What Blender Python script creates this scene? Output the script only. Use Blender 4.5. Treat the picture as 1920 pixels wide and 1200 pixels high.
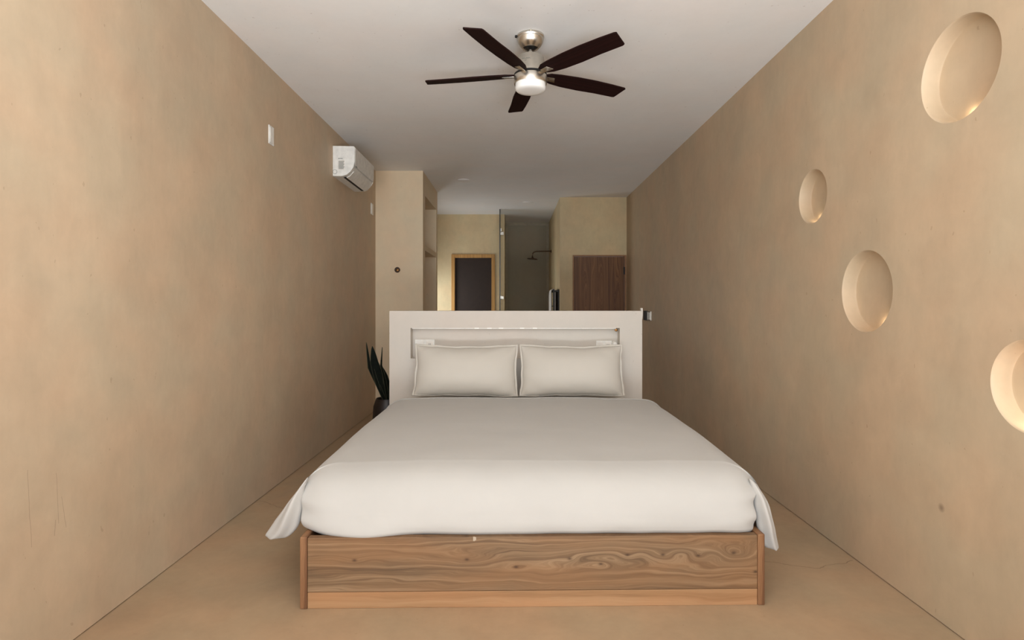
import bpy, bmesh, math, random
import numpy as np
from mathutils import Vector, Matrix, noise

random.seed(7)
PI = math.pi
for o in list(bpy.data.objects):
    bpy.data.objects.remove(o, do_unlink=True)
scn = bpy.context.scene
COL = scn.collection

# ------------------------------------------------------------------ camera
cam = bpy.data.cameras.new('camera'); camo = bpy.data.objects.new('camera', cam); COL.objects.link(camo)
camo.location = (0, 0, 1.35); camo.rotation_euler = (PI / 2, 0, 0)
cam.sensor_width = 36; cam.lens = 1070 / 1920 * 36
cam.shift_x = -2 / 1920; cam.shift_y = -27 / 1920
cam.clip_start = 0.05
scn.camera = camo

# ------------------------------------------------------------------ light
w = bpy.data.worlds.new('world'); scn.world = w; w.use_nodes = True
bg = w.node_tree.nodes['Background']
bg.inputs[0].default_value = (0.80, 0.88, 1.0, 1); bg.inputs[1].default_value = 0.8


def area(name, loc, rot, sx, sy, power, color, spread=PI):
    l = bpy.data.lights.new(name, 'AREA'); l.shape = 'RECTANGLE'; l.size = sx; l.size_y = sy
    l.energy = power; l.color = color; l.spread = spread
    o = bpy.data.objects.new(name, l); COL.objects.link(o); o.location = loc; o.rotation_euler = rot
    return o


# daylight through the wide glass doors behind the camera
area('daylight_glass_doors', (0.05, -0.60, 2.05), (math.radians(108), 0, 0), 3.3, 1.8, 84, (0.89, 0.95, 1.0))
# added fill light emulating ground bounce outside, aimed up to brighten the ceiling
area('ceiling_fill_bounce', (0.05, -2.40, -0.05), (math.radians(152), 0, 0), 3.5, 1.8, 395, (0.89, 0.95, 1.0))
# daylight through the bathroom window hidden behind the wardrobe
area('daylight_bathroom_window', (-1.74, 10.15, 1.35), (0, math.radians(-90), 0), 1.0, 0.9, 20, (0.92, 0.97, 1.0))

scn.view_settings.view_transform = 'Standard'
scn.view_settings.look = 'None'
scn.view_settings.gamma = 1
scn.view_settings.use_curve_mapping = False
scn.view_settings.exposure = 0.0


# ------------------------------------------------------------------ material helpers
def srgb(r, g, b):
    f = lambda c: (c / 255 / 12.92) if c / 255 <= .04045 else ((c / 255 + .055) / 1.055) ** 2.4
    return (f(r), f(g), f(b), 1)


class NT:
    def __init__(s, name):
        s.m = bpy.data.materials.new(name); s.m.use_nodes = True
        s.t = s.m.node_tree; s.b = s.t.nodes['Principled BSDF']

    def n(s, kind, **kw):
        x = s.t.nodes.new(kind)
        for k, v in kw.items(): setattr(x, k, v)
        return x

    def l(s, a, b): s.t.links.new(a, b)

    def set(s, **kw):
        for k, v in kw.items(): s.b.inputs[k.replace('_', ' ')].default_value = v

    def coords(s, scale=(1, 1, 1), kind='Object', rot=(0, 0, 0)):
        c = s.n('ShaderNodeTexCoord'); m = s.n('ShaderNodeMapping')
        m.inputs['Scale'].default_value = scale; m.inputs['Rotation'].default_value = rot
        s.l(c.outputs[kind], m.inputs['Vector']); return m.outputs[0]

    def noise(s, vec, scale, detail=4, rough=.55, dist=0):
        x = s.n('ShaderNodeTexNoise'); x.inputs['Scale'].default_value = scale
        x.inputs['Detail'].default_value = detail; x.inputs['Roughness'].default_value = rough
        x.inputs['Distortion'].default_value = dist
        if vec is not None: s.l(vec, x.inputs['Vector'])
        return x.outputs['Fac']

    def ramp(s, fac, stops):
        x = s.n('ShaderNodeValToRGB'); e = x.color_ramp.elements
        while len(e) < len(stops): e.new(.5)
        for i, (p, c) in enumerate(stops): e[i].position = p; e[i].color = c
        s.l(fac, x.inputs[0]); return x.outputs[0]

    def math(s, op, a, b=None, c=None, clamp=False):
        x = s.n('ShaderNodeMath', operation=op); x.use_clamp = clamp
        for i, v in enumerate((a, b, c)):
            if v is None: continue
            if isinstance(v, (int, float)): x.inputs[i].default_value = v
            else: s.l(v, x.inputs[i])
        return x.outputs[0]

    def mix(s, fac, a, b, mode='MIX'):
        x = s.n('ShaderNodeMix', data_type='RGBA', blend_type=mode)
        for i, v in ((0, fac), (6, a), (7, b)):
            if isinstance(v, (int, float)): x.inputs[i].default_value = v
            elif isinstance(v, tuple): x.inputs[i].default_value = v
            else: s.l(v, x.inputs[i])
        return x.outputs[2]

    def bump(s, h, strength=.2, dist=.01):
        x = s.n('ShaderNodeBump'); x.inputs['Strength'].default_value = strength
        x.inputs['Distance'].default_value = dist
        s.l(h, x.inputs['Height']); s.l(x.outputs[0], s.b.inputs['Normal'])

    def color(s, c): s.l(c, s.b.inputs['Base Color'])


def simple(name, col, rough=.6, metal=0, bump=0, bscale=60, **kw):
    q = NT(name); q.set(Base_Color=col, Roughness=rough, Metallic=metal)
    for k, v in kw.items(): q.set(**{k: v})
    v = q.coords()
    c2 = tuple(min(1, x * 1.12) for x in col[:3]) + (1,); c1 = tuple(x * .9 for x in col[:3]) + (1,)
    q.color(q.ramp(q.noise(v, bscale * .3, 3), [(.3, c1), (.7, c2)]))
    if bump: q.bump(q.noise(v, bscale, 5), bump, .004)
    return q.m


def segments(q, segs):
    """hairline scratches: mask from thin segments (axis a, axis b in object space)"""
    c = q.n('ShaderNodeTexCoord'); sp = q.n('ShaderNodeSeparateXYZ'); q.l(c.outputs['Object'], sp.inputs[0])
    nz = q.noise(c.outputs['Object'], 9, 3)
    tot = None
    for (ax, a0, b0, ay, a1, b1, wd, wob) in segs:
        A = sp.outputs[ax]; B = sp.outputs[ay]
        L = math.hypot(a1 - a0, b1 - b0); dx, dy = (a1 - a0) / L, (b1 - b0) / L
        u = q.math('SUBTRACT', A, a0); v = q.math('SUBTRACT', B, b0)
        al = q.math('ADD', q.math('MULTIPLY', u, dx), q.math('MULTIPLY', v, dy))
        ac = q.math('SUBTRACT', q.math('MULTIPLY', u, -dy), q.math('MULTIPLY', v, -dx))
        ac = q.math('ADD', ac, q.math('MULTIPLY', q.math('SUBTRACT', nz, .5), wob))
        m = q.math('LESS_THAN', q.math('ABSOLUTE', ac), wd)
        m = q.math('MULTIPLY', m, q.math('GREATER_THAN', al, 0)); m = q.math('MULTIPLY', m, q.math('LESS_THAN', al, L))
        tot = m if tot is None else q.math('MAXIMUM', tot, m)
    return tot


def plaster(name, base, vary=.13, rough=.55, warm=.04, segs=None, spot=None, segfac=.5):
    q = NT(name); q.set(Roughness=rough, Specular_IOR_Level=.35)
    v = q.coords(); vs = q.coords((1, 1, .45))
    a = q.noise(vs, 1.1, 5, .6, .4); b = q.noise(v, 5, 6, .65, .3); c = q.noise(vs, 26, 4, .6)
    t = q.math('ADD', q.math('MULTIPLY', a, .5), q.math('ADD', q.math('MULTIPLY', b, .35), q.math('MULTIPLY', c, .15)))
    lo = tuple(x * (1 - vary) for x in base[:3]) + (1,)
    hi = (min(1, base[0] * (1 + vary * .8)), min(1, base[1] * (1 + vary * .8)), min(1, base[2] * (1 + vary * .8)), 1)
    col = q.ramp(t, [(.36, lo), (.64, hi)])
    tint = q.ramp(q.noise(v, 2.3, 2), [(.35, (1 + warm, 1, 1 - warm, 1)), (.65, (1 - warm * .6, 1 + warm * .3, 1, 1))])
    col = q.mix(1.0, col, tint, 'MULTIPLY')
    # small pits and dark flecks of the trowelled plaster
    fl = q.math('GREATER_THAN', q.noise(q.coords((1, 1, .6)), 38, 2, .5), .745)
    col = q.mix(q.math('MULTIPLY', fl, .22), col, srgb(120, 85, 50))
    if segs: col = q.mix(q.math('MULTIPLY', segments(q, segs), segfac), col, srgb(80, 55, 35))
    if spot:
        c_ = q.n('ShaderNodeTexCoord'); d = q.n('ShaderNodeVectorMath', operation='DISTANCE')
        q.l(c_.outputs['Object'], d.inputs[0]); d.inputs[1].default_value = spot[:3]
        mr = q.n('ShaderNodeMapRange'); mr.inputs[1].default_value = spot[3]; mr.inputs[2].default_value = spot[3] * .2
        q.l(d.outputs['Value'], mr.inputs[0])
        col = q.mix(q.math('MULTIPLY', mr.outputs[0], .5), col, srgb(70, 50, 35))
    q.color(col)
    rr = q.ramp(a, [(.3, (rough - .1,) * 3 + (1,)), (.7, (rough + .12,) * 3 + (1,))]); q.l(rr, q.b.inputs['Roughness'])
    q.bump(t, .25, .012)
    return q.m


WALL = srgb(198, 175, 149)
M = {}
M['wall_left'] = plaster('plaster_left', WALL, segs=[
    (1, 2.083, .75, 2, 2.10, .46, .0012, .012), (1, 2.215, .70, 2, 2.225, .50, .0012, .01),
    (1, 2.24, .60, 2, 2.262, .47, .0012, .008), (1, 2.21, .52, 2, 2.205, .46, .0015, .004)], segfac=.3)
M['wall_right'] = plaster('plaster_right', srgb(192, 169, 142), spot=(1.82, 2.425, .491, .022))
M['wall_far'] = plaster('plaster_far', srgb(208, 186, 148))
M['wardrobe'] = plaster('plaster_wardrobe', srgb(228, 206, 176), .06)
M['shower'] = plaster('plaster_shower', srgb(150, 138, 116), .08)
M['headboard'] = plaster('plaster_headboard', srgb(203, 194, 184), .04, warm=.02)
M['ceiling'] = plaster('plaster_ceiling', srgb(240, 238, 237), .03, warm=.015, rough=.6)
M['floor'] = plaster('polished_cement', srgb(170, 144, 116), .14, rough=.42, segs=[
    (0, 1.30, 3.02, 1, 1.56, 2.93, .0022, .06), (0, 1.56, 2.93, 1, 1.80, 3.02, .0022, .06),
    (0, -1.75, 3.95, 1, -1.45, 3.75, .002, .05)], segfac=.55)


def fabric(name, col, scale=420, bump=.12):
    q = NT(name); q.set(Roughness=.88, Specular_IOR_Level=.2, Sheen_Weight=.15)
    v = q.coords(); n1 = q.noise(v, scale, 2); n2 = q.noise(v, 3.2, 4, .55, .3)
    q.color(q.ramp(n2, [(.3, tuple(x * .965 for x in col[:3]) + (1,)), (.7, col)]))
    h = q.math('ADD', q.math('MULTIPLY', n1, .05), n2)
    q.bump(h, bump, .03); return q.m


M['duvet'] = fabric('white_cotton_duvet', srgb(187, 183, 177))
M['pillow'] = fabric('cream_cotton_pillow', srgb(202, 195, 184), 380)
M['towel'] = fabric('white_terry', srgb(225, 220, 212), 900, .6)
M['mattress'] = fabric('white_mattress', srgb(238, 236, 230))


def wood(name, light, mid, dark, knots=(), freq=34, wavy=.05, longf=1.1, axis=0, vax=2, rough=.5, big=.5, tone=None):
    """grain running along `axis`, contours across `vax`; knots bend the contours round them"""
    q = NT(name); q.set(Roughness=rough, Specular_IOR_Level=.3)
    c = q.n('ShaderNodeTexCoord'); sp = q.n('ShaderNodeSeparateXYZ'); q.l(c.outputs['Object'], sp.inputs[0])
    X = sp.outputs[axis]; Z = sp.outputs[vax]
    cw = q.n('ShaderNodeCombineXYZ')
    q.l(q.math('MULTIPLY', X, longf), cw.inputs[0]); q.l(q.math('MULTIPLY', Z, 5.5), cw.inputs[1]); q.l(sp.outputs[3 - axis - vax], cw.inputs[2])
    wn = q.noise(cw.outputs[0], 1.6, 3, .5, .2)
    amp = q.noise(q.coords((.9, .9, 0.9)), 1.0, 1)
    h = q.math('ADD', Z, q.math('MULTIPLY', q.math('SUBTRACT', wn, .5), q.math('MULTIPLY', amp, wavy * 4)))
    for (kx, kz, sx, sz, A) in knots:
        a = q.math('DIVIDE', q.math('SUBTRACT', X, kx), sx); b = q.math('DIVIDE', q.math('SUBTRACT', Z, kz), sz)
        r2 = q.math('ADD', q.math('MULTIPLY', a, a), q.math('MULTIPLY', b, b))
        g = q.math('POWER', 2.718, q.math('MULTIPLY', r2, -1))
        h = q.math('ADD', h, q.math('MULTIPLY', g, A))
    cc = q.n('ShaderNodeCombineXYZ'); q.l(q.math('MULTIPLY', X, .35), cc.inputs[0]); q.l(q.math('MULTIPLY', h, freq), cc.inputs[1])
    g1 = q.noise(cc.outputs[0], 1.0, 6, .62)
    cf = q.n('ShaderNodeCombineXYZ'); q.l(q.math('MULTIPLY', X, 6), cf.inputs[0]); q.l(q.math('MULTIPLY', h, 420), cf.inputs[1])
    g2 = q.noise(cf.outputs[0], 1.0, 3, .6)
    cb = q.n('ShaderNodeCombineXYZ'); q.l(q.math('MULTIPLY', X, 1.3), cb.inputs[0]); q.l(q.math('MULTIPLY', Z, 7), cb.inputs[1])
    g3 = q.noise(cb.outputs[0], 1.0, 2, .5)
    g = q.math('ADD', q.math('MULTIPLY', g1, .8), q.math('MULTIPLY', g2, .2))
    col = q.ramp(g, [(.33, dark), (.50, mid), (.66, light)])
    if tone: col = q.mix(q.math('MULTIPLY', q.ramp(g3, [(.40, (0, 0, 0, 1)), (.62, (1, 1, 1, 1))]), big), col, tone)
    for (kx, kz, sx, sz, A) in knots:
        if A < 0: continue
        a = q.math('DIVIDE', q.math('SUBTRACT', X, kx), .010); b = q.math('DIVIDE', q.math('SUBTRACT', Z, kz), .006)
        r2 = q.math('ADD', q.math('MULTIPLY', a, a), q.math('MULTIPLY', b, b))
        col = q.mix(q.math('MULTIPLY', q.math('POWER', 2.718, q.math('MULTIPLY', r2, -1)), .75), col, srgb(50, 30, 20))
    q.color(col); q.bump(g, .15, .003)
    return q.m


KN = [(-.30, .02, .13, .035, .035), (-.12, .005, .07, .02, -.02), (-.08, -.015, .05, .02, .018),
      (.16, .02, .05, .02, .012), (.36, .03, .20, .045, -.07), (.42, .035, .05, .025, .04), (.30, -.005, .07, .025, .035),
      (.58, .035, .06, .02, .03), (.66, .035, .05, .025, -.04), (.74, .03, .035, .018, .025), (.90, .04, .09, .04, .06),
      (.82, .03, .05, .03, -.03), (1.0, -.045, .04, .02, .02), (-.80, .02, .06, .025, .02)]
M['plank'] = wood('walnut_figured', srgb(156, 128, 98), srgb(122, 96, 70), srgb(74, 55, 39), KN, 46, .06, tone=srgb(146, 104, 68), big=.42)
M['plank_low'] = wood('walnut_sapwood', srgb(176, 140, 104), srgb(160, 122, 86), srgb(130, 94, 62), [(-.2, 0, .1, .02, -.01)], 20, .04, tone=srgb(176, 126, 86), big=.4)
M['end'] = wood('walnut_end', srgb(150, 110, 76), srgb(122, 84, 56), srgb(80, 52, 34), [], 30, .05, 1.0, 2, 0)
M['ply'] = wood('oak_plywood', srgb(146, 104, 62), srgb(116, 76, 42), srgb(62, 36, 19),
                [(1.5, .225, .42, .045, -.12), (1.62, .48, .5, .05, -.13), (1.42, .745, .40, .045, -.12), (2.1, .34, .2, .04, -.05)],
                46, .03, .8, 2, 0, rough=.45)
M['pine'] = wood('pine_frame', srgb(206, 160, 96), srgb(186, 138, 78), srgb(150, 104, 54), [], 30, .02, .8, 2, 0)
M['darkdoor'] = simple('dark_brown_door', srgb(44, 30, 22), .75, bump=.1)
M['oakframe'] = simple('brown_door_frame', srgb(150, 106, 66), .5, bump=.1)
M['nickel'] = simple('brushed_nickel', srgb(205, 200, 190), .25, 1.0)
M['nickel'].node_tree.nodes['Principled BSDF'].inputs['Anisotropic'].default_value = .8
M['socketdark'] = simple('black_ball_joint', srgb(18, 16, 15), .25)
M['blade'] = wood('espresso_blade', srgb(40, 17, 14), srgb(30, 12, 10), srgb(19, 8, 7), [], 60, .01, .8, 0, 1, rough=.7)
M['blade'].node_tree.nodes['Principled BSDF'].inputs['Specular IOR Level'].default_value = .1
_q = NT('opal_glass'); _q.set(Base_Color=srgb(246, 245, 242), Roughness=.3); M['opal'] = _q.m
M['whiteplastic'] = simple('white_plastic', srgb(236, 234, 228), .4)
M['acgrey'] = simple('ac_shell_white', srgb(226, 222, 214), .42)
M['black'] = simple('black_plastic', srgb(14, 12, 11), .5)
M['slot'] = simple('dark_slot', srgb(16, 12, 10), .7)
M['ink'] = simple('grey_print', srgb(120, 122, 118), .6)
M['blackmetal'] = simple('black_metal', srgb(30, 22, 18), .4, .6)
M['bronze'] = simple('dark_bronze', srgb(82, 62, 44), .38, .9)
M['steel'] = simple('satin_steel', srgb(205, 198, 186), .3, .9)
M['brass'] = simple('aged_brass', srgb(150, 110, 66), .4, .9)
M['umber'] = simple('brown_bakelite', srgb(72, 46, 28), .5)
M['pot'] = simple('dark_glazed_pot', srgb(28, 17, 14), .45)
M['soil'] = simple('dark_soil', srgb(34, 24, 18), .95, bump=.8)
M['led'] = simple('led_tape', srgb(235, 230, 222), .3)
M['cornerlight'] = simple('painted_corner_light', srgb(176, 166, 146), .6)  # pale tone stands in for light caught along the shower corners
M['ribbon'] = simple('pale_ribbon', srgb(182, 164, 142), .7)
M['seam'] = fabric('cotton_seam', srgb(210, 202, 190), 500)


def leafmat():
    q = NT('snake_plant_leaf'); q.set(Roughness=.8, Specular_IOR_Level=.15)
    v = q.coords((3, 3, 22)); n = q.noise(v, 1.4, 4, .6, .8)
    q.color(q.ramp(n, [(.35, srgb(7, 11, 7)), (.6, srgb(15, 21, 13))])); return q.m


M['leaf'] = leafmat()
M['leafedge'] = simple('leaf_margin', srgb(60, 60, 34), .6)


def glassmat():
    q = NT('clear_glass'); q.set(Base_Color=(.93, .97, .95, 1), Roughness=.02, Transmission_Weight=1.0, IOR=1.45); return q.m


M['glass'] = glassmat()
M['glassedge'] = simple('dark_glass_edge', srgb(30, 30, 24), .3)


def emit(name, col, s):
    q = NT(name); q.set(Base_Color=col, Emission_Color=col, Emission_Strength=s); return q.m


M['glowface'] = emit('warm_glow_face', srgb(255, 214, 160), 3)  # glowing face of the lamps added in the round recesses
M['ledchip'] = emit('led_chip', srgb(255, 250, 240), .15)


# ------------------------------------------------------------------ mesh helpers
def obj(name, bm, mat, parent=None, smooth=False, bevel=0, segs=2, angle=40):
    me = bpy.data.meshes.new(name); bm.to_mesh(me); bm.free()
    o = bpy.data.objects.new(name, me); COL.objects.link(o)
    for m in (mat if isinstance(mat, (list, tuple)) else [mat]): me.materials.append(m)
    if parent: o.parent = parent
    if bevel:
        b = o.modifiers.new('bevel', 'BEVEL'); b.width = bevel; b.segments = segs; b.limit_method = 'ANGLE'
    if smooth:
        for p in me.polygons: p.use_smooth = True
        if angle < 180:
            try:
                me.set_sharp_from_angle(angle=math.radians(angle))
            except Exception: pass
    return o


def empty(name, loc=(0, 0, 0), rz=0):
    o = bpy.data.objects.new(name, None); COL.objects.link(o); o.location = loc; o.rotation_euler = (0, 0, rz)
    o.empty_display_size = .1
    return o


def tag(o, label, cat, group=None):
    o['label'] = label; o['category'] = cat
    if group: o['group'] = group
    return o


def struct(o): o['kind'] = 'structure'; return o


def bx(bm, x0, x1, y0, y1, z0, z1, mi=0):
    vs = [bm.verts.new((x, y, z)) for x in (x0, x1) for y in (y0, y1) for z in (z0, z1)]
    for f in ((0, 1, 3, 2), (4, 6, 7, 5), (0, 4, 5, 1), (2, 3, 7, 6), (0, 2, 6, 4), (1, 5, 7, 3)):
        fc = bm.faces.new([vs[i] for i in f]); fc.material_index = mi
    return bm


def box(x0, x1, y0, y1, z0, z1): return bx(bmesh.new(), x0, x1, y0, y1, z0, z1)


def boxes(l):
    bm = bmesh.new()
    for b in l: bx(bm, *b)
    return bm


def lathe(bm, prof, n=48, center=(0, 0, 0), axis='z', cap=True):
    rings = []
    for r, h in prof:
        ring = []
        for i in range(n):
            a = 2 * PI * i / n; c, s = math.cos(a) * r, math.sin(a) * r
            p = {'z': (c, s, h), 'x': (h, c, s), 'y': (c, h, s)}[axis]
            ring.append(bm.verts.new(Vector(center) + Vector(p)))
        rings.append(ring)
    for a, b in zip(rings, rings[1:]):
        for i in range(n): bm.faces.new((a[i], a[(i + 1) % n], b[(i + 1) % n], b[i]))
    if cap:
        bm.faces.new(rings[0][::-1]); bm.faces.new(rings[-1])
    bmesh.ops.recalc_face_normals(bm, faces=bm.faces)
    return bm


def tube(bm, pts, r, n=12):
    pts = [Vector(p) for p in pts]; rings = []
    rr = r if isinstance(r, (list, tuple)) else [r] * len(pts)
    up = Vector((0, 0, 1))
    for i, p in enumerate(pts):
        d = (pts[min(i + 1, len(pts) - 1)] - pts[max(i - 1, 0)]).normalized()
        a = d.cross(up)
        if a.length < .1: a = d.cross(Vector((1, 0, 0)))
        a.normalize(); b = d.cross(a).normalized()
        rings.append([bm.verts.new(p + (a * math.cos(2 * PI * k / n) + b * math.sin(2 * PI * k / n)) * rr[i]) for k in range(n)])
    for a, b in zip(rings, rings[1:]):
        for i in range(n): bm.faces.new((a[i], a[(i + 1) % n], b[(i + 1) % n], b[i]))
    bm.faces.new(rings[0][::-1]); bm.faces.new(rings[-1])
    bmesh.ops.recalc_face_normals(bm, faces=bm.faces)
    return bm


# ------------------------------------------------------------------ the room
XL, XR, ZC = -1.772, 1.820, 3.086
Y0, YF, YS = -1.5, 10.86, 12.0
G = .004
struct(obj('floor', box(XL - .25, XR + .25, Y0, YS + .25, -.12, 0), M['floor']))
struct(obj('ceiling', box(XL - .25, XR + .25, Y0, YS + .25, ZC, ZC + .15), M['ceiling']))
# left wall with the hidden bathroom window opening (behind the wardrobe)
struct(obj('wall_left', boxes([(XL - .25, XL, Y0, 9.65, G, ZC), (XL - .25, XL, 10.65, YF + .2, G, ZC),
                               (XL - .25, XL, 9.65, 10.65, G, .8), (XL - .25, XL, 9.65, 10.65, 1.9, ZC)]), M['wall_left']))
wn = struct(obj('window_1', boxes([(XL - .14, XL - .08, 9.65, 9.70, .8, 1.9), (XL - .14, XL - .08, 10.60, 10.65, .8, 1.9),
                                   (XL - .14, XL - .08, 9.70, 10.60, .8, .85), (XL - .14, XL - .08, 9.70, 10.60, 1.85, 1.9)]), M['black']))
obj('pane', box(XL - .115, XL - .109, 9.70, 10.60, .85, 1.85), M['glass'], wn)

# right wall with four round recesses
NICHES = [(2.335, 2.315, .205), (3.47, 2.012, .158), (2.947, 1.424, .207), (2.008, 1.063, .163)]
ND = .077
wr = struct(obj('wall_right', box(XR, XR + .25, Y0, 9.15, G, ZC), M['wall_right']))
cb = bmesh.new()
for (cy, cz, r) in NICHES:
    lathe(cb, [(r + .006, -.02), (r + .006, -.001), (r + .003, .003), (r, .009), (r, ND - .012), (r - .004, ND - .003), (r - .012, ND)], 96, (XR, cy, cz), 'x')
cut = bpy.data.meshes.new('cut'); cb.to_mesh(cut); cb.free()
cuto = bpy.data.objects.new('cut', cut); COL.objects.link(cuto)
mod = wr.modifiers.new('b', 'BOOLEAN'); mod.object = cuto; mod.operation = 'DIFFERENCE'; mod.solver = 'EXACT'
dg = bpy.context.evaluated_depsgraph_get(); dg.update()
nm = bpy.data.meshes.new_from_object(wr.evaluated_get(dg)); wr.modifiers.clear(); wr.data = nm
if not nm.materials: nm.materials.append(M['wall_right'])
nm.materials[0] = M['wall_right']
for p in nm.polygons: p.use_smooth = p.material_index >= 0 and p.area < .004
try: nm.set_sharp_from_angle(angle=math.radians(35))
except Exception: pass
bpy.data.objects.remove(cuto, do_unlink=True)

# far walls
XBL = .7525
# wall with the dark door: opening cut round the door
DX0, DX1, DZ1 = -1.172, -.345, 2.325
struct(obj('wall_far', boxes([(XL, DX0, YF, YF + .14, G, ZC), (DX1, -.162, YF, YF + .14, G, ZC), (DX0, DX1, YF, YF + .14, DZ1, ZC),
                              (-.30, -.162, YF + .14, YS, G, ZC)]), M['wall_far']))
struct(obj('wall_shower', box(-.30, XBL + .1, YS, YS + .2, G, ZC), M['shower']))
# block on the right with the plywood door
EX0, EX1, EZ1 = .955, 1.815, 2.16
YB = 9.15
struct(obj('wall_entry', boxes([(XBL, EX0, YB, YB + .14, G, ZC), (EX0, XR + .25, YB, YB + .14, EZ1, ZC), (EX1, XR + .25, YB, YB + .14, G, EZ1),
                                (XBL, XBL + .12, YB + .14, YS, G, ZC)]), M['wall_far']))

# pale strips round the shower back wall, painting corners that catch light
cv = bmesh.new()
for (a, b) in (((-.162, YS - .05), (-.112, YS)), ((XBL - .05, YS), (XBL, YS - .05))):
    v = [cv.verts.new((a[0], a[1], G)), cv.verts.new((b[0], b[1], G)), cv.verts.new((b[0], b[1], ZC - .05)), cv.verts.new((a[0], a[1], ZC - .05))]
    cv.faces.new(v)
v = [cv.verts.new(p) for p in ((-.162, YS - .05, ZC), (XBL, YS - .05, ZC), (XBL, YS, ZC - .05), (-.162, YS, ZC - .05))]
cv.faces.new(v)
tr = struct(obj('corner_highlight_1', cv, M['cornerlight']))
s_ = tr.modifiers.new('s', 'SOLIDIFY'); s_.thickness = .004

# dark door in a pine frame (far left)
d1 = struct(empty('door_1', (DX0, YF, 0)))
W_, H_ = DX1 - DX0, DZ1
obj('door_frame', boxes([(0, .065, -.02, .10, 0, H_), (W_ - .065, W_, -.02, .10, 0, H_), (.065, W_ - .065, -.02, .10, H_ - .065, H_)]), M['pine'], d1, bevel=.004)
obj('door_leaf', box(.068, W_ - .068, .03, .07, .006, H_ - .068), M['darkdoor'], d1, bevel=.002)
obj('hinge', boxes([(W_ - .083, W_ - .060, .008, .031, H_ - .30, H_ - .18)]), M['black'], d1, bevel=.003)
obj('door_handle', tube(bmesh.new(), [(.14, .03, 1.0), (.14, -.03, 1.0), (.24, -.03, 1.0)], .009), M['blackmetal'], d1, smooth=True)

# plywood door (right)
d2 = struct(empty('door_2', (EX0, YB, 0)))
W2, H2 = EX1 - EX0, EZ1
obj('door_frame', boxes([(0, .022, -.012, .12, 0, H2), (W2 - .03, W2, -.012, .12, 0, H2), (.022, W2 - .03, -.012, .12, H2 - .022, H2)]), M['oakframe'], d2, bevel=.003)
obj('door_leaf', box(.027, W2 - .035, .006, .046, .006, H2 - .027), M['ply'], d2, bevel=.002)
obj('hinge', box(W2 - .045, W2 - .022, -.016, .010, H2 - .31, H2 - .19), M['black'], d2, bevel=.003)
obj('door_handle', tube(bmesh.new(), [(.09, .006, 1.0), (.09, -.05, 1.0), (.20, -.05, 1.0)], .009), M['blackmetal'], d2, smooth=True)

# ------------------------------------------------------------------ plaster wardrobe with open shelves
WX, WY0, WY1 = -1.161, 7.35, 8.75
wd = tag(empty('wardrobe', (XL, WY0, 0)), 'tall plastered built-in wardrobe with open side shelves in the left corner', 'wardrobe')
ww, wl = WX - XL, WY1 - WY0
ny0, ny1 = 7.53 - WY0, 8.63 - WY0
obj('body', boxes([(.0, ww, 0, ny0, 0, ZC), (.0, ww, ny1, wl, 0, ZC), (.0, ww, ny0, ny1, 2.80, ZC), (0, .06, ny0, ny1, 0, 2.80)]), M['wardrobe'], wd)
obj('shelf', box(.06, ww - .002, ny0, ny1, 2.08, 2.15), M['wardrobe'], wd)
# bare lamp holder in the wardrobe front
lh = tag(empty('lamp_holder', (-1.49, WY0 + .002, 1.81)), 'small brown and brass lamp socket on the front of the plastered wardrobe', 'lamp socket')
obj('ring', lathe(bmesh.new(), [(.036, 0), (.036, -.010), (.030, -.016), (.026, -.016), (.024, -.004)], 32, axis='y'), M['umber'], lh, smooth=True)
obj('socket', lathe(bmesh.new(), [(.017, 0), (.017, -.035), (.012, -.038)], 24, (.006, 0, -.004), axis='y'), M['brass'], lh, smooth=True)

# ------------------------------------------------------------------ shower things
sh = tag(empty('shower_head', (XBL, 11.18, 2.416)), 'dark bronze rain shower head on a bent wall arm', 'shower head')
pts = [(0, 0, 0), (-.30, 0, -.005), (-.345, 0, -.02), (-.368, 0, -.05), (-.372, 0, -.09), (-.372, 0, -.135)]
obj('arm', tube(bmesh.new(), pts, .012, 14), M['bronze'], sh, smooth=True)
obj('wall_flange', lathe(bmesh.new(), [(.03, 0), (.03, -.008), (.014, -.018)], 24, axis='x'), M['bronze'], sh, smooth=True)
hb = lathe(bmesh.new(), [(.02, .028), (.03, .012), (.095, .004), (.102, -.002), (.102, -.008), (.09, -.010)], 40)
ho = obj('spray_plate', hb, M['bronze'], sh, smooth=True); ho.location = (-.372, 0, -.15); ho.rotation_euler = (0, math.radians(5), 0)
gs = tag(empty('glass_screen', (-.236, 10.26, 0)), 'narrow clear glass shower screen with dark front edge beside the shower', 'shower screen')
obj('pane', box(-.005, .005, .012, .60, .01, ZC - .004), M['glass'], gs)
obj('edge_profile', box(-.009, .009, -.004, .012, .0, ZC - .002), M['glassedge'], gs)
for z in (1.50, 2.72):
    obj('clamp', box(.005, .03, .06, .10, z - .03, z + .03), M['steel'], gs, bevel=.004)
    obj('clamp', box(-.012, .06, .56, .60, z - .03, z + .03), M['steel'], gs, bevel=.004)

tr_ = tag(empty('towel_rail', (XBL, 9.30, 0)), 'black towel rail fixed to the shower side wall beside the plywood door wall', 'towel rail')
obj('bar', tube(bmesh.new(), [(-.09, -.02, 1.60), (-.09, .62, 1.60)], .009), M['black'], tr_, smooth=True)
obj('bar', tube(bmesh.new(), [(-.09, -.02, 1.34), (-.09, .62, 1.34)], .009), M['black'], tr_, smooth=True)
for y in (0, .6):
    obj('upright', boxes([(-.098, -.082, y - .008, y + .008, 1.2, 1.62)]), M['black'], tr_)
    obj('bracket', boxes([(-.09, 0, y - .012, y + .012, 1.575, 1.60)]), M['black'], tr_)
obj('back_plate', box(-.014, 0, -.04, .66, 1.15, 1.615), M['black'], tr_, bevel=.003)


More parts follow.
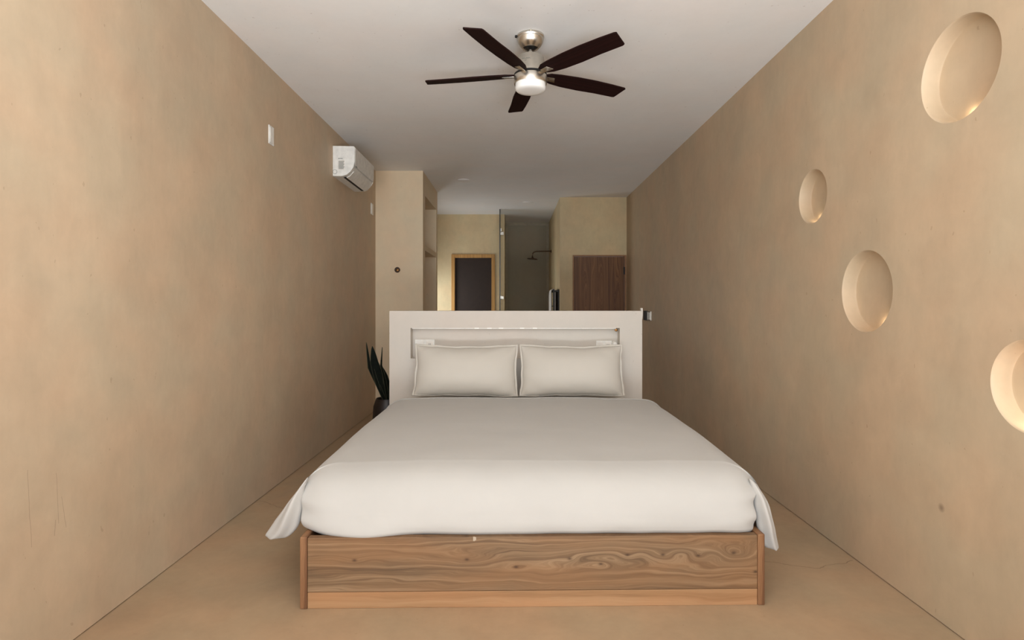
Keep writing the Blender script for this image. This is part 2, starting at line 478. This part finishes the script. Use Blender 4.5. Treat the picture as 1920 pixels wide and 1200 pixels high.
def towel(y0, y1, ztop, zb, xm):
    bm = bmesh.new(); prof = []
    for i in range(9): prof.append((-.028, zb + (ztop - .03 - zb) * i / 8))
    for i in range(1, 8):
        a = PI - PI * i / 8; prof.append((.028 * math.cos(a), ztop - .03 + .03 * math.sin(a)))
    for i in range(9): prof.append((.028, ztop - .03 - (ztop - .03 - zb - .05) * i / 8))
    g = []
    for j in range(15):
        y = y0 + (y1 - y0) * j / 14
        g.append([bm.verts.new((xm + x + (.006 * math.sin(j * 1.7) if x < 0 else 0) * (1 if z < ztop - .05 else 0), y, z)) for x, z in prof])
    for a, b in zip(g, g[1:]):
        for i in range(len(a) - 1): bm.faces.new((a[i], a[i + 1], b[i + 1], b[i]))
    return bm


tw = tag(obj('towel', towel(9.42, 9.86, 1.615, .95, XBL - .09), M['towel'], smooth=True), 'white towel draped over the black rail by the shower', 'towel')
s_ = tw.modifiers.new('s', 'SOLIDIFY'); s_.thickness = .010; s_.offset = 1

# ------------------------------------------------------------------ headboard block with long recess
HX0, HX1, HY, HZ = -1.02, 1.065, 4.707, 1.306
NX0, NX1, NZ0, NZ1, NDp = -.845, .88, .914, 1.165, .10
HT = .28
hd = tag(empty('headboard', (0, HY, 0)), 'low cream plastered headboard wall with long recess behind the pillows', 'headboard')
obj('body', boxes([(HX0, NX0, 0, HT, 0, HZ), (NX1, HX1, 0, HT, 0, HZ), (NX0, NX1, 0, HT, NZ1, HZ), (NX0, NX1, 0, HT, 0, NZ0), (NX0, NX1, NDp, HT, NZ0, NZ1)]), M['headboard'], hd)
ls = obj('led_strip', box(NX0 + .01, NX1 - .03, .002, .012, NZ1 - .006, NZ1 - .001), M['led'], hd)
ll = area('led_light', (.02, HY + .03, NZ1 - .012), (math.radians(28), 0, 0), 1.66, .012, .16, (1, .93, .84))
for x in (-.30, -.195, -.10, .075, .18):
    obj('light_spot', box(x - .018, x + .018, -.001, .004, NZ1 - .006, NZ1 + .001), M['ledchip'], ls)
obj('cable_grommet', lathe(bmesh.new(), [(.013, 0), (.013, -.006), (.008, -.008), (.007, -.002)], 20, (NX1 - .028, .014, NZ1 - .016), axis='y'), M['brass'], hd, smooth=True)


def outlet(name, x0, x1, z0, z1, lab, kind):
    t = tag(empty(name, ((x0 + x1) / 2, HY + NDp, (z0 + z1) / 2)), lab, 'power outlet')
    w2, h2 = (x1 - x0) / 2, (z1 - z0) / 2
    obj('plate', box(-w2, w2, -.008, 0, -h2, h2), M['whiteplastic'], t, bevel=.003)
    n = 2
    for i in range(n):
        cx = -w2 + (i + .5) * 2 * w2 / n
        obj('module', box(cx - w2 * .36, cx + w2 * .36, -.012, -.008, -h2 * .62, h2 * .62), M['led'], t, bevel=.002)
    for sx in (-.006, .006):
        obj('slot', box(w2 / 2 + sx - .0015, w2 / 2 + sx + .0015, -.0128, -.011, -.008, .008), M['slot'], t)
    return t


outlet('power_outlet', -.825, -.66, .985, 1.065, 'white outlet plate in the headboard recess above the left pillow corner', 0)
outlet('power_outlet', .700, .830, .985, 1.055, 'white outlet plate in the headboard recess above the right pillow', 1)
ch = tag(empty('phone_charger', (.848, HY + NDp - .012, 1.03)), 'small round white charger in the right end of the headboard recess', 'charger')
obj('body', lathe(bmesh.new(), [(.004, -.05), (.016, -.046), (.02, -.03), (.02, .012)], 24, axis='y'), M['whiteplastic'], ch, smooth=True)
obj('prong', box(-.006, .006, .008, .011, -.008, .008), M['steel'], ch)

# switch on the back right edge of the headboard
sw = tag(empty('light_switch', (HX1, HY + .05, 1.30)), 'slim cream switch plate on the right end of the headboard', 'light switch')
obj('plate', box(0, .008, -.03, .03, -.06, .03), M['whiteplastic'], sw, bevel=.002)
obj('rocker', box(.008, .014, -.012, .012, -.04, .01), M['led'], sw, bevel=.002)


# ------------------------------------------------------------------ wall plates
def plate(y0, y1, z0, z1, lab):
    t = tag(empty('wall_plate', (XL, (y0 + y1) / 2, (z0 + z1) / 2)), lab, 'wall plate', 'blank white plates high on the left wall')
    a, h = (y1 - y0) / 2, (z1 - z0) / 2
    obj('frame', box(0, .007, -a, a, -h, h), M['whiteplastic'], t, bevel=.003)
    obj('cover', box(.007, .011, -a * .72, a * .72, -h * .8, h * .8), M['led'], t, bevel=.002)
    for s in (-1, 1): obj('screw', lathe(bmesh.new(), [(.003, .007), (.003, .0085)], 10, (0, 0, s * h * .9), 'x'), M['steel'], t)


plate(4.13, 4.215, 2.525, 2.662, 'blank white wall plate high on the left wall, nearer than the air conditioner')
plate(7.10, 7.21, 2.49, 2.63, 'blank white wall plate on the left wall below and beyond the air conditioner')
# right wall switch group
t = tag(empty('switch_group', (XR, 7.685, 1.215)), 'black and silver switch plates on the right wall beside the headboard', 'light switch')
obj('black_plate', box(-.022, 0, .015, .195, -.065, .065), M['black'], t, bevel=.003)
obj('silver_plate', box(-.016, 0, -.195, .010, -.065, .060), M['steel'], t, bevel=.003)
for y in (-.15, -.06): obj('rocker', box(-.024, -.016, y - .022, y + .022, -.05, .045), M['whiteplastic'], t, bevel=.002)

# ------------------------------------------------------------------ air conditioner
ac = tag(empty('air_conditioner', (XL, 5.605, 2.623)), 'white split air conditioner mounted high on the left wall', 'air conditioner')
prof = [(0, 0), (.09, 0.0), (.135, .012), (.175, .045), (.205, .09), (.214, .14), (.216, .285), (.205, .294), (.02, .297), (0, .297)]
LA = .775


def prism(prof, y0, y1, mi=0):
    bm = bmesh.new()
    a = [bm.verts.new((x, y0, z)) for x, z in prof]; b = [bm.verts.new((x, y1, z)) for x, z in prof]
    n = len(prof)
    for i in range(n): bm.faces.new((a[i], a[(i + 1) % n], b[(i + 1) % n], b[i]))
    bm.faces.new(a[::-1]); bm.faces.new(b)
    bmesh.ops.recalc_face_normals(bm, faces=bm.faces); return bm


obj('body', prism([(x * .985, z) for x, z in prof], .012, LA - .012), M['acgrey'], ac, smooth=True, angle=30)
obj('end_cap', prism(prof, 0, .012), M['whiteplastic'], ac, bevel=.004)
obj('end_cap', prism(prof, LA - .012, LA), M['whiteplastic'], ac, bevel=.004)
obj('front_panel', prism([(.213, .10), (.218, .14), (.220, .28), (.214, .285)], .014, LA - .014), M['acgrey'], ac, smooth=True, angle=30)
obj('louver', prism([(.118, -.002), (.150, .012), (.193, .060), (.188, .064), (.145, .018), (.116, .003)], .07, LA - .02), M['acgrey'], ac, smooth=True, angle=30)
obj('air_slot', prism([(.090, -.0025), (.112, -.0025), (.118, .004), (.090, .004)], .06, LA - .05), M['slot'], ac)
tl = obj('rating_label', box(.055, .118, -.0015, 0, .062, .155), M['led'], ac)
for i in range(9):
    z = .148 - i * .0092
    obj('print_line', box(.058, .115 - (i % 3) * .004, -.0022, -.0014, z - .005, z), M['ink'], tl)
obj('maker_mark', boxes([(.055 + i * .009, .061 + i * .009, -.002, 0, .168, .176) for i in range(5)]), M['ink'], ac)
obj('pipe_cutout', lathe(bmesh.new(), [(.022, 0), (.022, -.001), (.019, -.001), (.019, 0)], 28, (.022, 0, .042), 'y', cap=False), M['ink'], ac)
obj('indicator', box(.219, .222, .03, .075, .098, .104), M['ink'], ac)

# ------------------------------------------------------------------ lamps added inside the right wall recesses to make their glow
NL = ['largest round recess, uppermost on the right wall', 'smallest round recess, farthest on the right wall',
      'middle round recess of the right wall', 'lowest round recess at the right edge']
for k, (cy, cz, r) in enumerate(NICHES):
    t = tag(empty('added_recess_lamp', (XR + ND, cy, cz)), 'warm lamp added in the ' + NL[k], 'lamp', 'lamps added in the round recesses')
    a0 = math.radians((-86, -68, -108, -95)[k])
    ly, lz = math.cos(a0) * (r - .012), math.sin(a0) * (r - .012)
    lb = lathe(bmesh.new(), [(.006, 0), (.006, -.005), (.004, -.007)], 20, (0, ly, lz), 'x')
    obj('glow_face', lb, M['glowface'], t, smooth=True)
    pl = bpy.data.lights.new('added_recess_light', 'POINT'); pl.energy = (.13, .06, .17, .8)[k]; pl.color = (1, .78, .52) if k < 3 else (1, .88, .74)
    pl.shadow_soft_size = .008
    po = bpy.data.objects.new('added_recess_light', pl); COL.objects.link(po); po.location = (XR + ND - .020, cy + ly * .90, cz + lz * .90)

# ------------------------------------------------------------------ ceiling cover and patch
t = tag(obj('ceiling_cover', lathe(bmesh.new(), [(.085, ZC - .001), (.085, ZC - .006), (.078, ZC - .009)], 40, (-.68, 7.9, 0)), M['ceiling'], smooth=True),
        'flat round ceiling cover in front of the wardrobe', 'ceiling cover')
t = tag(obj('ceiling_cover', lathe(bmesh.new(), [(.09, ZC - .001), (.09, ZC - .005), (.083, ZC - .008)], 40, (.25, 9.6, 0)), M['ceiling'], smooth=True),
        'flat round ceiling cover nearer the shower', 'ceiling cover')

# ------------------------------------------------------------------ ceiling fan
FX, FY = .112, 3.675
fan = tag(empty('ceiling_fan', (FX, FY, ZC)), 'five-blade ceiling fan, dark wood blades, brushed nickel body and opal light', 'ceiling fan')
HB = -.262   # blade plane below the ceiling
can = obj('canopy', lathe(bmesh.new(), [(.070, 0), (.088, 0), (.089, -.012), (.085, -.020), (.086, -.024), (.080, -.044), (.068, -.064), (.052, -.080), (.050, -.082), (.044, -.076), (.040, -.060)], 56, cap=False), M['nickel'], fan, smooth=True, angle=30)
obj('ball_joint', lathe(bmesh.new(), [(.012, -.045), (.042, -.055), (.044, -.074), (.030, -.088), (.014, -.092)], 32), M['socketdark'], fan, smooth=True)
obj('screw', lathe(bmesh.new(), [(.006, -.086), (.006, -.096)], 12, (0, 0, .0), 'y'), M['steel'], can)
obj('canopy_screw', boxes([(-.10, -.085, -.02, -.004, -.016, -.002)]), M['slot'], can, bevel=.003)
obj('downrod', lathe(bmesh.new(), [(.0125, -.06), (.0125, -.135)], 24), M['nickel'], fan, smooth=True)
obj('motor_housing', lathe(bmesh.new(), [(.018, -.128), (.060, -.131), (.084, -.138), (.088, -.146), (.090, -.220), (.092, -.232), (.092, -.246)], 64), M['nickel'], fan, smooth=True, angle=30)
obj('flywheel', lathe(bmesh.new(), [(.104, -.247), (.106, -.250), (.106, -.256), (.104, -.258)], 64), M['slot'], fan, smooth=True)
obj('light_ring', lathe(bmesh.new(), [(.103, -.259), (.107, -.263), (.107, -.305), (.104, -.312), (.096, -.312)], 64), M['nickel'], fan, smooth=True, angle=30)
obj('light_shade', lathe(bmesh.new(), [(.097, -.305), (.098, -.335), (.096, -.346), (.088, -.353), (.06, -.357), (.02, -.358)], 64), M['opal'], fan, smooth=True, angle=50)
lg = bmesh.new()
sq = [(-.055 + i * .004, .004 * math.sin(i * 1.9) + (.006 if i == 2 else 0)) for i in range(14)]
tube(lg, [(x, -math.sqrt(.0895 ** 2 - x * x) - .0005, -.178 + z) for x, z in sq], .0007, 5)
tube(lg, [(x * .6 - .016, -math.sqrt(.0895 ** 2 - (x * .6 - .016) ** 2) - .0005, -.190 + z * .5) for x, z in sq[2:10]], .0006, 5)
obj('maker_mark', lg, M['ink'], fan)


def blade_mesh():
    # outline in blade space: x along, y across (+y = ccw edge, shorter)
    out = [(.085, -.020), (.13, -.048), (.20, -.058), (.32, -.066), (.45, -.068), (.60, -.062), (.70, -.054), (.712, -.048),
           (.690, .060), (.676, .065), (.52, .062), (.38, .066), (.25, .062), (.16, .050), (.11, .030), (.085, .012)]
    bm = bmesh.new(); t = .0045
    a = [bm.verts.new((x, y, t)) for x, y in out]; b = [bm.verts.new((x, y, -t)) for x, y in out]
    bm.faces.new(a); bm.faces.new(b[::-1]); n = len(out)
    for i in range(n): bm.faces.new((a[i], b[i], b[(i + 1) % n], a[(i + 1) % n]))
    bmesh.ops.recalc_face_normals(bm, faces=bm.faces)
    return bm


def bracket_mesh():
    bm = bmesh.new()
    bx(bm, .075, .135, -.014, .014, -.010, -.004)
    # angled nickel plate under the blade root
    v = [(.10, -.018, -.0052), (.165, -.024, -.0052), (.185, .020, -.0052), (.105, .018, -.0052)]
    a = [bm.verts.new(p) for p in v]; b = [bm.verts.new((x, y, z - .005)) for x, y, z in v]
    bm.faces.new(a); bm.faces.new(b[::-1])
    for i in range(4): bm.faces.new((a[i], b[i], b[(i + 1) % 4], a[(i + 1) % 4]))
    bmesh.ops.recalc_face_normals(bm, faces=bm.faces)
    return bm


b0 = obj('blade', blade_mesh(), M['blade'], fan, bevel=.0015)
k0 = obj('blade_bracket', bracket_mesh(), M['nickel'], b0, bevel=.001)
for i in range(5):
    b = b0 if i == 0 else b0.copy()
    k = k0 if i == 0 else k0.copy()
    if i: COL.objects.link(b); COL.objects.link(k); b.parent = fan; k.parent = b
    b.location = (0, 0, HB + .012)
    b.rotation_mode = 'QUATERNION'
    b.rotation_quaternion = (Matrix.Rotation(math.radians(25.3 + 72 * i), 4, 'Z') @ Matrix.Rotation(math.radians(-12), 4, 'X')).to_quaternion()

# ------------------------------------------------------------------ bed frame
bf = tag(empty('bed_frame', (.0935, 2.557, 0), math.radians(.99)), 'low platform bed frame of figured walnut planks', 'bed frame')
BW, BH, BL = 1.0425, .315, 2.13
ZS = .074
pk = obj('plank', box(-BW + .034, BW - .034, -.001, .034, -(BH - ZS) / 2, (BH - ZS) / 2), M['plank'], bf, bevel=.0025); pk.location = (0, 0, ZS + (BH - ZS) / 2 + .0005)
pk = obj('plank', box(-BW + .034, BW - .034, 0, .034, -ZS / 2, ZS / 2 - .0015), M['plank_low'], bf, bevel=.002); pk.location = (0, 0, ZS / 2)
for s in (-1, 1):
    sb = obj('side_board', box(-.016, .016, -.004, BL, -.16, .16), M['end'], bf, bevel=.004)
    sb.location = (s * (BW - .017), 0, .16)
obj('slat_base', box(-BW + .036, BW - .036, .036, BL - .02, .19, .21), M['plank_low'], bf)
tag_l = obj('ribbon_tab', box(-.272, -.264, -.0025, -.001, .298, .317), M['ribbon'], bf)
obj('ribbon_tab', box(-.2665, -.2585, -.0035, -.001, .301, .3155), M['ribbon'], bf)

tag(obj('mattress', box(-.87, 1.03, 2.73, 4.69, .215, .575), M['mattress'], bevel=.06, segs=5, smooth=True, angle=180),
    'thick white mattress under the duvet on the walnut bed frame', 'mattress')


# ------------------------------------------------------------------ duvet
def ns(x, y, z=0, s=1.0): return noise.noise(Vector((x * s, y * s, z)))


def lerp(a, b, t): return a + (b - a) * t


def pl(tab, t):
    return [float(np.interp(t, [p[0] for p in tab], [p[i] for p in tab])) for i in range(1, len(tab[0]))]


def build_duvet():
    TOP = .632
    YH, YE = 4.42, 2.80
    NS = 60
    # side section (distance outward from shoulder start, z), k = 0..NK from shoulder start to hem
    def side(s, k, y):
        xe = (-.992 if s < 0 else 1.158); hem = (.275 if s < 0 else .215); xh = (-1.15 if s < 0 else 1.232)
        a, b = .17, .15
        if k <= .5:
            th = k / .5 * PI / 2
            x = xe - s * a * (1 - math.sin(th)); z = TOP - b * (1 - math.cos(th))
        else:
            q = (k - .5) / .5; z = lerp(TOP - b, hem, q); x = lerp(xe, xh, q ** (.85 if s < 0 else .7))
        return x, z
    NK = 22; NTp = 70
    cols = []                       # list of (kind, param)
    for i in range(NK): cols.append((-1, 1 - i / NK))
    for i in range(NTp + 1): cols.append((0, i / NTp))
    for i in range(NK): cols.append((1, (i + 1) / NK))
    nc = len(cols)
    def base(c, y):
        kd, p = cols[c]
        if kd == 0:
            x = lerp(-.992 + .17, 1.158 - .17, p); z = TOP
        else: x, z = side(kd, p, y)
        return x, z
    verts = []; faces = []
    def add(p): verts.append(p); return len(verts) - 1
    grid = []
    for r in range(NS + 1):
        f = r / NS; f = 1 - (1 - f) ** 1.4
        row = []
        for c in range(nc):
            kd, p = cols[c]
            yend = YE
            if kd: yend = lerp(YE, 2.665, min(1, p / .6) ** 1.2)
            y = lerp(YH, yend, f)
            x, z = base(c, y)
            topw = 1 if kd == 0 else max(0, 1 - p * 2)
            # soft fill: gentle swell in the middle, waves
            cx = (x - .08) / 1.0
            z += topw * (.010 * (1 - cx * cx) + .010 * ns(x, y, 1, 1.7) + .004 * ns(x, y, 4, 5))
            # turned head edge rolls down on to the sheet
            e = max(0, 1 - (YH - y) / .05)
            z -= topw * .018 * e * e
            e2 = math.exp(-((YH - .055 - y) / .018) ** 2); z -= topw * .006 * e2
            # foot end droop
            d = max(0, 1 - (y - YE) / .95); z -= topw * .050 * d ** 2.2
            if kd:
                q = max(0, (p - .4) / .6)
                fold = math.sin(y * 15 + 2 * ns(y, 3, 2, 2)) * .012 + .012 * ns(y, p * 2, 7, 4)
                x += kd * q * fold
                z += q * .01 * ns(y, 1, 9, 3)
                # close to the foot corner the flap swells
                g = max(0, 1 - (y - yend) / .5)
                x += kd * .004 * g
            row.append(add((x, y, z)))
        grid.append(row)
    for r in range(NS):
        for c in range(nc - 1):
            faces.append((grid[r][c], grid[r][c + 1], grid[r + 1][c + 1], grid[r + 1][c]))
    last = grid[-1]
    cL, cR = NK - 10, NK + NTp + 10       # front face covers the top columns and the shoulder columns
    NF = 34
    # profile from top edge to bottom: (t, y, z)
    tab = [(-.2, 2.93, TOP - .035), (-.1, 2.865, TOP - .042), (0, YE, TOP - .050), (.10, 2.738, .568), (.2, 2.684, .546), (.3, 2.642, .515), (.40, 2.610, .477), (.52, 2.588, .432), (.65, 2.574, .386), (.78, 2.570, .352), (.88, 2.578, .328), (.94, 2.596, .316), (1.0, 2.622, .298), (1.1, 2.65, .29)]
    fr = [last[cL:cR + 1]]
    x0, x1 = -.962, 1.100
    for r in range(1, NF + 1):
        t = r / NF; row = []
        a_ = np.mean([pl(tab, t + q * .012 * (1 if t < .85 else .4)) for q in range(-7, 8)], axis=0); yy, zz = float(a_[0]), float(a_[1])
        for c in range(cL, cR + 1):
            X, Y, Z = verts[last[c]]
            u = (c - cL) / (cR - cL)
            xt = lerp(x0, x1, u) ; blend = min(1, t * 2.2)
            x = lerp(X, lerp(X, xt, .9), blend * blend * (3 - 2 * blend))
            # offset of this column from the plain top height / edge
            dz = (Z - (TOP - .050)); dy = Y - YE
            m = max(0, 1 - t * 1.8); m = m * m * (3 - 2 * m)
            z = zz + dz * m; y = yy + dy * m * .6
            # round towards the corners
            eL = max(0, 1 - (x - x0) / .16); eR = max(0, 1 - (x1 - x) / .12)
            cc = math.sin(min(1, t * 1.6) * PI / 2)
            y += (.060 * eL ** 2.2 + .035 * eR ** 3) * cc
            x += .02 * math.sin(min(1, t) * PI) * (-eL + eR * .6)
            y += .012 * ns(x, z, 3, 2.2) * cc + .003 * ns(x * 2, z * 5, 5, 3) * cc
            # slight spill over the plank on the left
            sp = math.exp(-((x + .68) / .17) ** 2) * .045 + math.exp(-((x + .05) / .3) ** 2) * .012
            if t > .6: y -= sp * math.sin((t - .6) / .4 * PI * .55)
            if t > .7: z -= (sp * .35) * (t - .7) / .3
            if t > .75: z += .006 * ns(x, 0, 11, 6) * (t - .75) * 4
            # corner gathers
            y += .014 * math.sin(z * 70 + x * 8) * (eL ** 2 * .6 + eR ** 3 * .8) * cc
            row.append(add((x, y, z)))
        fr.append(row)
    for r in range(NF):
        for c in range(len(fr[0]) - 1):
            faces.append((fr[r][c], fr[r][c + 1], fr[r + 1][c + 1], fr[r + 1][c]))
    # puffy end caps of the hanging corners
    for s in (-1, 1):
        outer = list(range(cL, -1, -1)) if s < 0 else list(range(cR, nc))
        n = len(outer); W = 14
        if s < 0: tabi = [(0, -.958, 2.70, .575), (.3, -.972, 2.655, .50), (.55, -.975, 2.64, .42), (.80, -.985, 2.64, .335), (.9, -1.015, 2.64, .292), (1, -1.050, 2.65, .268)]
        else: tabi = [(0, 1.105, 2.70, .565), (.3, 1.112, 2.66, .50), (.6, 1.120, 2.64, .39), (.8, 1.130, 2.64, .315), (.9, 1.150, 2.64, .255), (1, 1.166, 2.65, .224)]
        prev = None
        for k in range(n):
            t = k / (n - 1); X, Y, Z = verts[last[outer[k]]]
            ix, iy, iz = pl(tabi, t)
            row = [last[outer[k]]]
            for j in range(1, W + 1):
                q = j / W
                x = lerp(X, ix, q); y = lerp(Y, iy, q); z = lerp(Z, iz, q)
                bul = math.sin(q * PI) * (.035 * math.sin(min(1, t * 1.1) * PI * .8) + .010)
                fold = .013 * math.sin(q * 10.0 + t * 3.0) * math.sin(t * PI * .9) * math.sin(q * PI) ** .5
                if t == 0: bul = fold = 0
                y -= bul + fold; x += s * bul * .2
                if j == W: y += .02 * min(1, t * 4)
                row.append(add((x, y, z)) if (k > 0) else row[0])
            if prev:
                for j in range(W):
                    a = (prev[j], prev[j + 1], row[j + 1], row[j])
                    a = tuple(dict.fromkeys(a))
                    if len(a) >= 3: faces.append(a if s < 0 else a[::-1])
            prev = row
    me = bpy.data.meshes.new('duvet'); me.from_pydata(verts, [], faces); me.update()
    bm = bmesh.new(); bm.from_mesh(me); bmesh.ops.recalc_face_normals(bm, faces=bm.faces)
    up = sum(1 for f in bm.faces if f.normal.z > .7); dn = sum(1 for f in bm.faces if f.normal.z < -.7)
    if dn > up: bmesh.ops.reverse_faces(bm, faces=bm.faces)
    bm.to_mesh(me); bm.free()
    for p in me.polygons: p.use_smooth = True
    o = bpy.data.objects.new('duvet', me); COL.objects.link(o); me.materials.append(M['duvet'])
    so = o.modifiers.new('s', 'SOLIDIFY'); so.thickness = .014; so.offset = -1
    ss = o.modifiers.new('sub', 'SUBSURF'); ss.levels = 1; ss.render_levels = 1
    # piped seam along the head edge
    bm = bmesh.new(); pts = []
    for c in range(NK - 13, NK + NTp + 14):
        x, y, z = verts[grid[1][c]]; pts.append((x, y + .002, z + .002))
    tube(bm, pts, .0055, 8)
    obj('piping', bm, M['duvet'], o, smooth=True)
    return o


tag(build_duvet(), 'plump white cotton duvet spread over the bed, corners hanging at the foot', 'duvet')


# ------------------------------------------------------------------ pillows
def pillow(name, cx, cy, cz, wd, ht, th, lean, seed, lab, roll=0, flip=1):
    N = 48; K = 30
    t = tag(empty(name, (cx, cy, cz)), lab, 'pillow', 'pillows against the headboard')
    t.rotation_euler = (lean, roll, 0)
    bm = bmesh.new(); sides = []

    def outline(u, v):
        # pinched edges, pulled out corners
        x = u * wd / 2 * (1 - .035 * (1 - v * v)); z = v * ht / 2 * (1 - .085 * (1 - u * u) * (1 if v > 0 else .25))
        x += .006 * ns(u, v, seed, 2.3) * abs(u); z += .008 * ns(u, v, seed + 5, 2.1) * abs(v)
        return x, z
    for sgn in (-1, 1):
        g = []
        for i in range(K + 1):
            row = []
            for j in range(N + 1):
                u = math.sin((j / N * 2 - 1) * PI / 2); v = math.sin((i / K * 2 - 1) * PI / 2)
                x, z = outline(u, v)
                h = ((1 - abs(u) ** 3.2) ** .62) * ((1 - abs(v) ** 2.4) ** .60)
                h *= 1 + (.10 * (-v))
                h += .05 * ns(u * 1.5, v * 1.2, seed + 3, 1.3) * (1 - u * u) * (1 - v * v)
                # corner wrinkles
                cr = (abs(u) * abs(v)) ** 2
                h += .10 * cr * math.sin((u * 14 - v * 9 * flip) + seed) * (1 - abs(u) ** 8) * (1 - abs(v) ** 8)
                row.append(bm.verts.new((x, sgn * h * th / 2, z)))
            g.append(row)
        for a, b in zip(g, g[1:]):
            for j in range(N): bm.faces.new((a[j], a[j + 1], b[j + 1], b[j]))
    bmesh.ops.remove_doubles(bm, verts=bm.verts, dist=.0004)
    bmesh.ops.recalc_face_normals(bm, faces=bm.faces)
    obj('cushion', bm, M['pillow'], t, smooth=True, angle=180)
    # flat flange around
    bm = bmesh.new(); ring_i = []; ring_o = []; P = []
    for j in range(40): P.append((-1 + j / 20, 1))
    for j in range(20): P.append((1, 1 - j / 10))
    for j in range(40): P.append((1 - j / 20, -1))
    for j in range(20): P.append((-1, -1 + j / 10))
    F = .014; n = len(P)
    rings = []
    for q in (-.012, .3, .65, 1):
        r = []
        for m, (u, v) in enumerate(P):
            x, z = outline(u, v); L = 1.0
            ox = F * (1 if u >= .999 else -1 if u <= -.999 else 0) ; oz = F * (1 if v >= .999 else -1 if v <= -.999 else 0)
            wv = .006 * math.sin(m * .55 + seed) * q + .004 * math.sin(m * 1.3) * q
            if v < -.9: oz *= .2
            r.append(bm.verts.new((x + ox * q, wv - .004, z + oz * q)))
        rings.append(r)
    for a, b in zip(rings, rings[1:]):
        for i in range(n): bm.faces.new((a[i], a[(i + 1) % n], b[(i + 1) % n], b[i]))
    bmesh.ops.recalc_face_normals(bm, faces=bm.faces)
    fo = obj('flange', bm, M['pillow'], t, smooth=True, angle=180)
    so = fo.modifiers.new('s', 'SOLIDIFY'); so.thickness = .005; so.offset = 0
    return t


pillow('pillow', -.372, 4.50, .838, .795, .395, .22, math.radians(-17), 1, 'cream rectangular pillow on the left, leaning on the headboard', roll=.008)
pillow('pillow', .462, 4.50, .838, .795, .395, .22, math.radians(-17), 9, 'cream rectangular pillow on the right, leaning on the headboard', flip=-1)

# ------------------------------------------------------------------ snake plant
pt = tag(empty('plant_pot', (-1.14, 5.18, 0)), 'dark round plant pot between headboard and left wall', 'plant pot')
obj('vessel', lathe(bmesh.new(), [(.07, 0), (.085, .01), (.125, .16), (.135, .30), (.125, .44), (.105, .50), (.100, .512), (.094, .505), (.10, .45)], 40, cap=False), M['pot'], pt, smooth=True)
obj('foot', lathe(bmesh.new(), [(.07, 0), (.07, .012)], 32), M['pot'], pt)
sn = tag(empty('snake_plant', (-1.14, 5.18, .47)), 'dark snake plant with tall pointed leaves left of the headboard', 'plant')
obj('soil', lathe(bmesh.new(), [(.098, -.02), (.098, 0)], 32), M['soil'], sn)


def leaf(pts, wmax, tw):
    bm = bmesh.new(); n = 18; R = []; E = bmesh.new(); er = [[], []]
    for i in range(n + 1):
        t = i / n; k = t * (len(pts) - 1); a = min(int(k), len(pts) - 2); f = k - a
        p = Vector(pts[a]).lerp(Vector(pts[a + 1]), f)
        wd = wmax * (math.sin(min(1, (t * .8 + .2)) * PI) ** .7 if t < .95 else math.sin(min(1, t * .8 + .2) * PI)) + .0008
        ang = tw + t * .6
        d = Vector((math.cos(ang), math.sin(ang), 0)); nrm = Vector((-d.y, d.x, 0))
        R.append([bm.verts.new(p + d * wd * s + nrm * (.012 * (1 - abs(s)) * (1 - t))) for s in (-1, -.5, 0, .5, 1)])
        for e, s in ((0, -1), (1, 1)): er[e].append(p + d * wd * s)
    for a, b in zip(R, R[1:]):
        for i in range(4): bm.faces.new((a[i], a[i + 1], b[i + 1], b[i]))
    o = obj('leaf', bm, M['leaf'], sn, smooth=True, angle=180)
    so = o.modifiers.new('s', 'SOLIDIFY'); so.thickness = .004
    for e in er: tube(E, e, .0014, 5)
    obj('margin', E, M['leafedge'], o)


def L2(x, y, z): return (x + 1.14, y - 5.18, z - .47)


PX = 5.18 / 1070


def atp(px, py, dy=0): return L2((px - 962) * (5.18 + dy) / 1070, 5.18 + dy, 1.35 - (py - 573) * (5.18 + dy) / 1070)


leaf([atp(722, 752), atp(708, 720), atp(693, 690), atp(687, 642)], .018, .2)
leaf([atp(724, 752), atp(712, 715), atp(702, 680), atp(698, 649)], .042, -.1)
leaf([atp(727, 752, .03), atp(718, 715, .03), atp(708, 690, .03), atp(699, 660, .03)], .045, .5)
leaf([atp(728, 752, -.02), atp(722, 715, -.02), atp(715, 685, -.02), atp(717, 651, -.02)], .017, .9)
leaf([atp(730, 752, .02), atp(727, 728, .02), atp(722, 705, .02), atp(717, 688, .02)], .030, .2)
leaf([atp(734, 752, .06), atp(738, 715, .08), atp(742, 690, .1), atp(748, 668, .1)], .035, .3)
